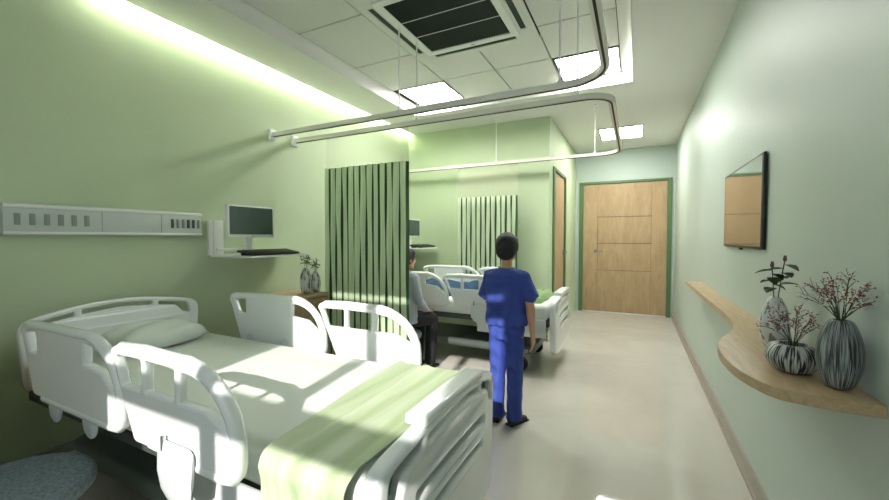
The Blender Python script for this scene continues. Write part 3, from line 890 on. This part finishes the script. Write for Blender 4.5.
        o = link('foot_side_rail', me, M_plastic, t, (-.025, sy * .502, 0))
        gp = [(.125, .86), (.105, .895), (.15, .922), (.3, .925), (.42, .922)] + arcr + [(.785, .655), (.78, .63), (.76, .61), (.72, .603), (.6, .603), (.34, .610)]
        MB().tube([(x + (.0 if i < 3 else 0), 0, z - .010) if i < 6 else (x - .014, 0, z - .004) for i, (x, z) in enumerate(gp)], .022, 12, rr=[.008, .013, .019] + [.023] * (len(gp) - 5) + [.020, .016]).build('hand_grip', M_plastic, o)
        MB().hull((Vector((.50, 0, .555)), .095, (1, .15, 1)), (Vector((.44, 0, .63)), .03, (1, .3, 1)), (Vector((.57, 0, .63)), .03, (1, .3, 1))).build('pivot_cover', M_shroud, o, (0, sy * .026, 0))
        MB().box((.44, -.006, .625), (.452, .006, .675), .004).build('release_lever', M_metal, o, (0, sy * .030, 0))
        return o
    for sy in (-1, 1): head_rail(sy); foot_rail(sy)
    # deck, side skirts, columns, base, castors
    MB().box((-1.06, -.40, .455), (1.12, .40, .505), .01).build('deck', mat('dark bed deck', (66, 72, 70), .6), t)
    MB().box((.42, -.446, .36), (1.10, -.425, .53), .008).build('side_skirt', M_shroud, t)
    MB().box((.42, .425, .36), (1.10, .446, .53), .008).build('side_skirt', M_shroud, t)
    for x in (-.62, .58): MB().box((x - .10, -.13, .22), (x + .10, .13, .456), .02).build('lifting_column', M_base_grey, t)
    me = plate(rpoly([(-.95, -.30, .12), (.95, -.30, .12), (.95, .30, .12), (-.95, .30, .12)]), [], .09, .02, 'xy'); me.transform(Matrix.Translation((0, 0, .185)))
    link('base_cover', me, mat('dark grey base cover', (96, 104, 100), .4), t)
    for x in (-.80, .85):
        for y in (-.34, .34):
            MB().box((x - .05, min(y, y * .5), .16), (x + .05, max(y, y * .5), .20), .01).build('outrigger', M_base_grey, t)
            c = MB().cyl((x, y - .022, .062), (x, y + .022, .062), .062, seg=24).build('castor', M_black, t)
            MB().box((x - .025, y - .032, .055), (x + .025, y - .024, .17), .004).box((x - .025, y + .024, .055), (x + .025, y + .032, .17), .004).box((x - .025, y - .032, .155), (x + .025, y + .032, .17), .002).build('fork', M_base_grey, c)
    MB().box((.93, -.12, .30), (1.02, .12, .456), .01).build('control_box', M_frame_green, t)
    # mattress with its fitted sheet
    b = bmesh.new()
    bmesh.ops.create_grid(b, x_segments=1, y_segments=1, size=.5)
    b.free()
    MB().box((-1.055, -.415, .507), (1.105, .415, .665), .045, 5).build('mattress', M_sheet, t)
    return t
bed1 = make_bed('white hospital bed with a flat pillow, filling the foreground', (-1.75, 1.21, 0))
bed2 = dup(bed1, (-1.83, 4.03, 0), 0, 'farther white hospital bed beyond the pleated curtain, behind the standing person')

# pillow: puffed cushion
def pillow(name, loc, rot, L, w_, h_, m_, label, cat='pillow', group='pillows at the bed heads'):
    b = bmesh.new(); n = 28
    def pt(u, v, s_):
        e = (1 - abs(u) ** 3.2) * (1 - abs(v) ** 3.2)
        pinch = 1 - .07 * (u * u * v * v)
        z = h_ * .5 * (max(e, 0) ** .5) * s_
        return (u * w_ / 2 * (1 - .05 * (1 - v * v) * abs(u) ** 3) * pinch, v * L / 2 * (1 - .04 * (1 - u * u) * abs(v) ** 3) * pinch, z + (.006 * math.sin(u * 7 + v * 3) if s_ > 0 and e > .1 else 0))
    A = [[b.verts.new(pt(-1 + 2 * i / n, -1 + 2 * j / n, 1)) for j in range(n + 1)] for i in range(n + 1)]
    B = [[b.verts.new(pt(-1 + 2 * i / n, -1 + 2 * j / n, -.55)) for j in range(n + 1)] for i in range(n + 1)]
    for i in range(n):
        for j in range(n):
            b.faces.new((A[i][j], A[i + 1][j], A[i + 1][j + 1], A[i][j + 1])); b.faces.new((B[i][j], B[i][j + 1], B[i + 1][j + 1], B[i + 1][j]))
    bmesh.ops.remove_doubles(b, verts=b.verts[:], dist=.0006)
    bmesh.ops.recalc_face_normals(b, faces=b.faces[:])
    me = bpy.data.meshes.new(name); b.to_mesh(me); b.free(); shade(me, 80)
    return tag(link(name, me, m_, None, loc, rot), label, cat, group)
pillow('pillow', (-2.53, 1.25, .713), (0, .05, .12), .50, .35, .17, M_pillow, 'pale flat pillow at the head of the nearer bed')
pillow('pillow', (-2.63, 4.03, .706), (0, .04, 0), .60, .36, .13, M_pillow, 'pale pillow at the head of the farther bed')

# blanket over the foot of the nearer bed
def blanket():
    b = bmesh.new()
    yc, zt = 1.21, .672
    prof = []   # cross-bed profile: near drop, over the top, far drop
    for k in range(14): prof.append((yc - .437 - .012 * math.sin(k * .5), .30 + (.625 - .30) * k / 13))
    for k in range(1, 6): a = PI / 2 * k / 6; prof.append((yc - .437 + .04 * (1 - math.cos(a)), .625 + (zt - .625) * math.sin(a)))
    for k in range(20): prof.append((yc - .39 + .78 * k / 19, zt))
    for k in range(1, 6): a = PI / 2 * k / 6; prof.append((yc + .39 + .04 * math.sin(a), zt - (zt - .635) * (1 - math.cos(a))))
    for k in range(8): prof.append((yc + .432, .63 - .12 * k / 7))
    nx = 26; rows = []
    for i, (y, z) in enumerate(prof):
        v = i / (len(prof) - 1)
        xa = -1.035 + .05 * math.sin(v * 5.0) + (.10 * max(0, v - .55)); xb = -.655 - .012 * math.sin(v * 9)
        R_ = []
        for j in range(nx + 1):
            u = j / nx; x = xa + (xb - xa) * u
            wr = .008 * math.sin(u * 17 + v * 4.0 + math.sin(v * 6) * 1.6) + .005 * math.sin(u * 31 - v * 7)
            top_ = 14 <= i <= 45
            if zt - .002 < z: R_.append(b.verts.new((x, y, z + max(0, wr) + .003)))
            elif y < yc: R_.append(b.verts.new((x + wr * .4, y - .012 - abs(wr) * 1.6, z)))
            else: R_.append(b.verts.new((x, y + .006 + abs(wr), z)))
        rows.append(R_)
    for A, B in zip(rows, rows[1:]):
        for j in range(nx): b.faces.new((A[j], A[j + 1], B[j + 1], B[j]))
    bmesh.ops.recalc_face_normals(b, faces=b.faces[:])
    me = bpy.data.meshes.new('blanket'); b.to_mesh(me); b.free(); shade(me, 80)
    o = link('blanket', me, M_blanket); so = o.modifiers.new('s', 'SOLIDIFY'); so.thickness = .004; so.offset = 1
    sd = o.modifiers.new('d', 'SUBSURF'); sd.levels = 1; sd.render_levels = 1
    return tag(o, 'light green striped blanket draped over the foot of the nearer bed', 'blanket')
blanket()
# folded green towel and navy cover on the farther bed
def rumple(name, loc, dx, dy, h_, m_, label, cat, seed, layers=1):
    rng = random.Random(seed); b = bmesh.new(); n = 24
    A = []
    for i in range(n + 1):
        R_ = []
        for j in range(n + 1):
            u, v = -1 + 2 * i / n, -1 + 2 * j / n
            e = max(0, (1 - u ** 6) * (1 - v ** 6)) ** .4
            z = h_ * e * (.72 + .28 * math.sin(u * 6 + seed + 2 * math.sin(v * 2.5 + seed)) * math.cos(v * 3 + u))
            R_.append(b.verts.new((u * dx / 2 * (1 + .06 * math.sin(v * 5 + seed)), v * dy / 2 * (1 + .05 * math.sin(u * 4)), z)))
        A.append(R_)
    for i in range(n):
        for j in range(n): b.faces.new((A[i][j], A[i + 1][j], A[i + 1][j + 1], A[i][j + 1]))
    bot = [A[i][0] for i in range(n + 1)] + [A[n][j] for j in range(1, n + 1)] + [A[i][n] for i in range(n - 1, -1, -1)] + [A[0][j] for j in range(n - 1, 0, -1)]
    b.faces.new(bot)
    bmesh.ops.recalc_face_normals(b, faces=b.faces[:])
    me = bpy.data.meshes.new(name); b.to_mesh(me); b.free(); shade(me, 80)
    return tag(link(name, me, m_, None, loc), label, cat)
rumple('folded_blanket', (-.90, 4.0, .667), .22, .62, .085, M_green_b if False else mat('mid green blanket', (142, 172, 118), 0.9, noise=.15, scale=14), 'crumpled green blanket at the foot of the farther bed', 'blanket', 2)
rumple('navy_cover', (-2.0, 4.05, .667), .80, .62, .15, M_navy, 'dark blue rumpled cover lying on the farther bed', 'cover', 5)

# ------------------------------------------------------------------ round stool in the foreground
def stool(loc, label, h_=.42, r=.215):
    t = thing('round_stool', label, 'stool', loc, 0, 'round felt stools')
    link('seat', lathe(catmull([(.02, 0), (r * .8, 0), (r * .97, .012), (r, .035), (r * .98, .058), (r * .88, .070), (r * .5, .076), (.001, .078)], 4), 56), M_stool, t, (0, 0, h_ - .078))
    MB().cyl((0, 0, .02), (0, 0, h_ - .078), .028, seg=20).build('stem', M_metal, t)
    link('foot_plate', lathe([(.001, 0), (.17, 0), (.17, .008), (.16, .016), (.03, .024), (.001, .024)], 48), M_metal, t)
    return t
stool((-1.975, .51, 0), 'round speckled blue grey stool in the lower left corner', .43, .235)
stool((-1.95, 3.07, 0), 'round stool under the seated person behind the curtain', .425, .17)

# ------------------------------------------------------------------ people
def hand(mb, w, d, s_, side, curl=.35):
    """palm, four fingers and a thumb; w = wrist, d = direction the hand points, side = thumb direction"""
    d = d.normalized(); side = (side - d * side.dot(d)).normalized(); n = d.cross(side)
    mb.hull((w, .021 * s_, (1, 1, 1)), (w + d * .035 * s_ + side * .020 * s_, .015 * s_), (w + d * .035 * s_ - side * .020 * s_, .015 * s_))
    mb.hull((w + d * .035 * s_ + side * .022 * s_, .014 * s_), (w + d * .035 * s_ - side * .022 * s_, .014 * s_), (w + d * .085 * s_ + side * .028 * s_, .012 * s_), (w + d * .08 * s_ - side * .028 * s_, .012 * s_))
    for k, (off, L) in enumerate(((.030, .068), (.011, .078), (-.009, .072), (-.029, .056))):
        p = w + d * .082 * s_ + side * off * s_
        dd = (d + side * off * 2.2).normalized(); pts_ = [(p, .0095 * s_)]
        for j in range(3):
            dd = (dd - n * curl * (1 if j else .5)).normalized()
            p = p + dd * L * s_ / 3 * 1.05
            pts_.append((p, (.0088 - .0008 * j) * s_))
        mb.chain(pts_)
    p = w + d * .03 * s_ + side * .022 * s_
    pts_ = [(p, .013 * s_)]
    dd = (d * .75 + side * .8 - n * .2).normalized(); p = p + dd * .034 * s_; pts_.append((p, .0105 * s_))
    dd = (d * .95 + side * .25 - n * .25).normalized(); p = p + dd * .028 * s_; pts_.append((p, .0095 * s_))
    p = p + dd * .022 * s_; pts_.append((p, .008 * s_)); mb.chain(pts_)

def head(mb, c, s_, yaw):
    """skull, jaw, nose, ears, lips; c is the skull centre"""
    R_ = Matrix.Rotation(yaw, 3, 'Z')
    f = lambda x, y, z: Vector(c) + R_ @ Vector((x, y, z)) * s_
    mb.ball(f(0, -.012, .012), .094 * s_, (.80, 1.0, 1.02), 20, (0, 0, yaw))
    mb.hull((f(0, .02, -.02), .068 * s_), (f(0, .055, -.088), .026 * s_), (f(.03, .02, -.07), .03 * s_), (f(-.03, .02, -.07), .03 * s_))
    mb.hull((f(0, .086, .008), .008 * s_), (f(0, .104, -.028), .012 * s_), (f(0, .08, -.034), .016 * s_))
    mb.ball(f(0, .083, -.062), .012 * s_, (1.7, .6, .7), 10, (0, 0, yaw))
    for sx in (-1, 1):
        mb.ball(f(sx * .078, -.005, -.008), .020 * s_, (.4, .8, 1.35), 12, (0, 0, yaw))
        mb.ball(f(sx * .034, .070, .028), .018 * s_, (1.2, .6, .5), 10, (0, 0, yaw))
    return f

def person(label, loc, rotz, build_fn):
    t = thing('person', label, 'person', loc, rotz); build_fn(t); return t

def standing(t):
    body = MB(); V = Vector
    body.chain([(V((0, -.005, .66)), .085, (1.15, .85, 1)), (V((0, 0, .80)), .085, (1.1, .8, 1)), (V((0, 0, .96)), .095, (1.2, .75, 1)), (V((0, -.005, 1.04)), .055, (1.7, .8, .6))])
    body.chain([(V((0, -.005, 1.03)), .045), (V((0, .0, 1.10)), .037), (V((0, .008, 1.16)), .037)])
    f = head(body, (0, .012, 1.224), .86, .12)
    hands = {}
    for sx in (-1, 1):
        body.chain([(V((sx * .06, 0, .645)), .068), (V((sx * .062, .008, .36)), .044), (V((sx * .066, -.012, .20)), .040), (V((sx * .066, -.015, .06)), .026)])
    R_sh, R_el, R_wr = V((.135, -.005, 1.035)), V((.178, -.018, .83)), V((.182, .025, .645))
    body.chain([(R_sh, .034), (R_el, .030), (R_el.lerp(R_wr, .3), .030), (R_wr, .019)])
    hand(body, R_wr, V((.0, .16, -1)), .86, V((-.15, 1, .15)), .28)
    L_sh, L_el, L_wr = V((-.135, -.005, 1.035)), V((-.150, .03, .84)), V((-.04, .165, .80))
    body.chain([(L_sh, .034), (L_el, .030), (L_el.lerp(L_wr, .3), .030), (L_wr, .019)])
    hand(body, L_wr, V((.8, .5, .1)), .86, V((-.1, .1, 1)), .35)
    link('body', remeshed(body, .0042, 3), M_skin, t)
    # hair
    hr = MB()
    hr.ball(f(0, -.022, .022), .098, (.83, 1.0, .98), 24, (0, 0, .12))
    hr.ball(f(0, -.055, -.018), .072, (.98, .7, .95), 20, (0, 0, .12))
    hr.ball(f(0, .012, .062), .072, (1.0, 1.1, .68), 20, (0, 0, .12))
    for sx in (-1, 1): hr.ball(f(sx * .068, -.012, .018), .030, (.55, .9, 1.2), 12, (0, 0, .12))
    link('hair', remeshed(hr, .005, 3), M_hair, t)
    for sx in (-1, 1): MB().ball(f(sx * .034, .083, .018), .0105, (1, .6, .8), 10).build('eye', M_white, t)
    # scrub top: boxy, short wide sleeves
    top = MB()
    top.loft([(0, 0, .695, .150, .112), (0, -.002, .72, .152, .114), (0, -.002, .80, .145, .106), (0, 0, .90, .150, .105), (0, 0, .99, .158, .100), (0, -.003, 1.045, .150, .082), (0, -.004, 1.072, .105, .066), (0, -.004, 1.088, .06, .052)], 40, True, 2.3)
    sl_r = [(R_sh.x - .035, R_sh.y, R_sh.z - .015), (.205, -.02, .875)]
    for sx, e in ((1, V((.185, -.02, .885))), (-1, V((-.168, .016, .872)))):
        top.hull((V((sx * .128, -.004, 1.030)), .045), (V((sx * .05, -.003, 1.045)), .045), (V((sx * .10, -.003, .97)), .062))
        s0 = V((sx * .118, -.003, 1.020)); top.hull((V((sx * .130, -.004, 1.025)), .045), (s0.lerp(e, .85), .050)); top.cyl(s0, e, .050, .060, 28)
    me = remeshed(top, .006, 5)
    for v in me.vertices:   # gathers and folds in the cloth
        x, y, z = v.co
        if z < 1.05 and abs(x) < .15:
            amp = .005 * min(1, (1.06 - z) * 5)
            k_ = math.sin(x * 60 + z * 22 + 2 * math.sin(z * 17)) * .6 + math.sin(z * 48 + x * 26) * .4
            v.co.y += amp * k_ * (1 if y > 0 else -1); 
            if z < .80: v.co.y += .006 * math.sin(x * 70 + 1) * (1 if y > 0 else -1)
    link('scrub_top', me, M_scrub, t)
    # yellow neck edge
    MB().tube([(.058 * math.cos(a), -.004 + .050 * math.sin(a), 1.089 + .012 * -math.sin(a)) for a in [2 * PI * k / 32 for k in range(32)]], .0045, 8, True).build('neck_edge', M_yellow, t)
    # trousers
    tr = MB()
    tr.loft([(0, 0, .60, .120, .092), (0, -.004, .66, .130, .100), (0, 0, .73, .128, .096), (0, 0, .755, .118, .088)], 36, True, 2.2)
    for sx in (-1, 1):
        tr.loft([(sx * .066, -.008, .038, .056, .060), (sx * .066, -.012, .12, .052, .056), (sx * .064, -.004, .28, .054, .058), (sx * .062, .004, .38, .057, .062), (sx * .060, 0, .52, .064, .076), (sx * .058, -.003, .64, .066, .090)], 28)
    me = remeshed(tr, .0055, 4)
    for v in me.vertices:
        x, y, z = v.co
        lx = abs(x) - .06
        v.co.y += (.0045 * math.sin(lx * 90 + z * 10) + .004 * math.sin(z * 55 + x * 30)) * (1 if y > 0 else -1) * (1 if z < .66 else .4)
    link('trousers', me, M_scrub, t)
    for sx, ry in ((-1, .06), (1, -.38)):
        s_ = MB(); s_.hull((V((0, -.035, .030)), .030, (1, 1, .9)), (V((0, .06, .024)), .030, (1.1, 1, .75)), (V((0, .095, .018)), .022, (1.2, 1, .75)))
        s_.box((-.033, -.066, 0), (.033, .118, .010), .004)
        sh_ = link('shoe', remeshed(s_, .004, 3), M_black, t, (sx * .066, .0, .0), (0, 0, ry))
person('person seen from behind in royal blue scrubs standing between the two beds', (-.80, 2.60, 0), -.10, lambda t: standing(t))

def seated(t):
    body = MB(); V = Vector
    body.chain([(V((0, 0, .53)), .085, (1.2, .95, .8)), (V((0, .0, .68)), .085, (1.15, .8, 1)), (V((0, .01, .85)), .095, (1.2, .75, 1)), (V((0, .015, .93)), .055, (1.9, .85, .7))])
    body.chain([(V((0, .015, .92)), .048), (V((0, .025, .99)), .036), (V((0, .035, 1.04)), .036)])
    f = head(body, (0, .045, 1.093), .90, -.2)
    for sx in (-1, 1):
        body.chain([(V((sx * .065, .02, .53)), .065), (V((sx * .085, .30, .50)), .046), (V((sx * .085, .31, .36)), .044), (V((sx * .085, .28, .06)), .026)])
        sh_, el, wr = V((sx * .135, .012, .925)), V((sx * .175, .03, .72)), V((sx * .10, .21, .60))
        body.chain([(sh_, .040), (el, .030), (wr, .019)])
        hand(body, wr, V((-sx * .3, 1, -.25)), .84, V((-sx, .0, .2)), .3)
    link('body', remeshed(body, .0045, 3), M_skin, t)
    hr = MB(); hr.ball(f(0, -.022, .022), .096, (.83, 1.0, .98), 24, (0, 0, -.2)); hr.ball(f(0, -.052, -.015), .070, (.98, .7, .95), 20, (0, 0, -.2)); hr.ball(f(0, .012, .062), .070, (1, 1.1, .68), 20)
    link('hair', remeshed(hr, .005, 3), M_hair, t)
    for sx in (-1, 1): MB().ball(f(sx * .034, .083, .018), .0105, (1, .6, .8), 10).build('eye', M_white, t)
    top = MB()
    top.loft([(0, 0, .50, .148, .12), (0, 0, .60, .140, .11), (0, .005, .72, .138, .100), (0, .01, .86, .152, .100), (0, .012, .93, .145, .08), (0, .014, .965, .09, .06), (0, .018, .985, .052, .048)], 40, True, 2.3)
    for sx in (-1, 1):
        top.chain([(V((sx * .128, .012, .918)), .055), (V((sx * .178, .028, .72)), .042), (V((sx * .102, .208, .602)), .028)])
    link('shirt', remeshed(top, .006, 5), M_shirt, t)
    tr = MB()
    tr.hull((V((0, 0, .51)), .09, (1.3, 1, .75)), (V((-.065, .10, .515)), .07), (V((.065, .10, .515)), .07))
    for sx in (-1, 1):
        tr.chain([(V((sx * .068, .04, .52)), .075), (V((sx * .085, .31, .50)), .058), (V((sx * .085, .315, .45)), .057)])
        tr.loft([(sx * .085, .275, .06, .050, .055), (sx * .085, .29, .25, .054, .058), (sx * .085, .305, .47, .056, .060)], 24)
    link('trousers', remeshed(tr, .0065, 4), M_trouser, t)
    for sx in (-1, 1):
        s_ = MB(); s_.hull((V((0, -.035, .030)), .030, (1, 1, .9)), (V((0, .06, .024)), .030, (1.1, 1, .75)), (V((0, .095, .018)), .022, (1.2, 1, .75)))
        link('shoe', remeshed(s_, .004, 3), M_black, t, (sx * .085, .285, .0))
person('dark haired person in light grey shirt and black trousers seated behind the curtain', (-1.95, 3.07, .0), -.25, seated)
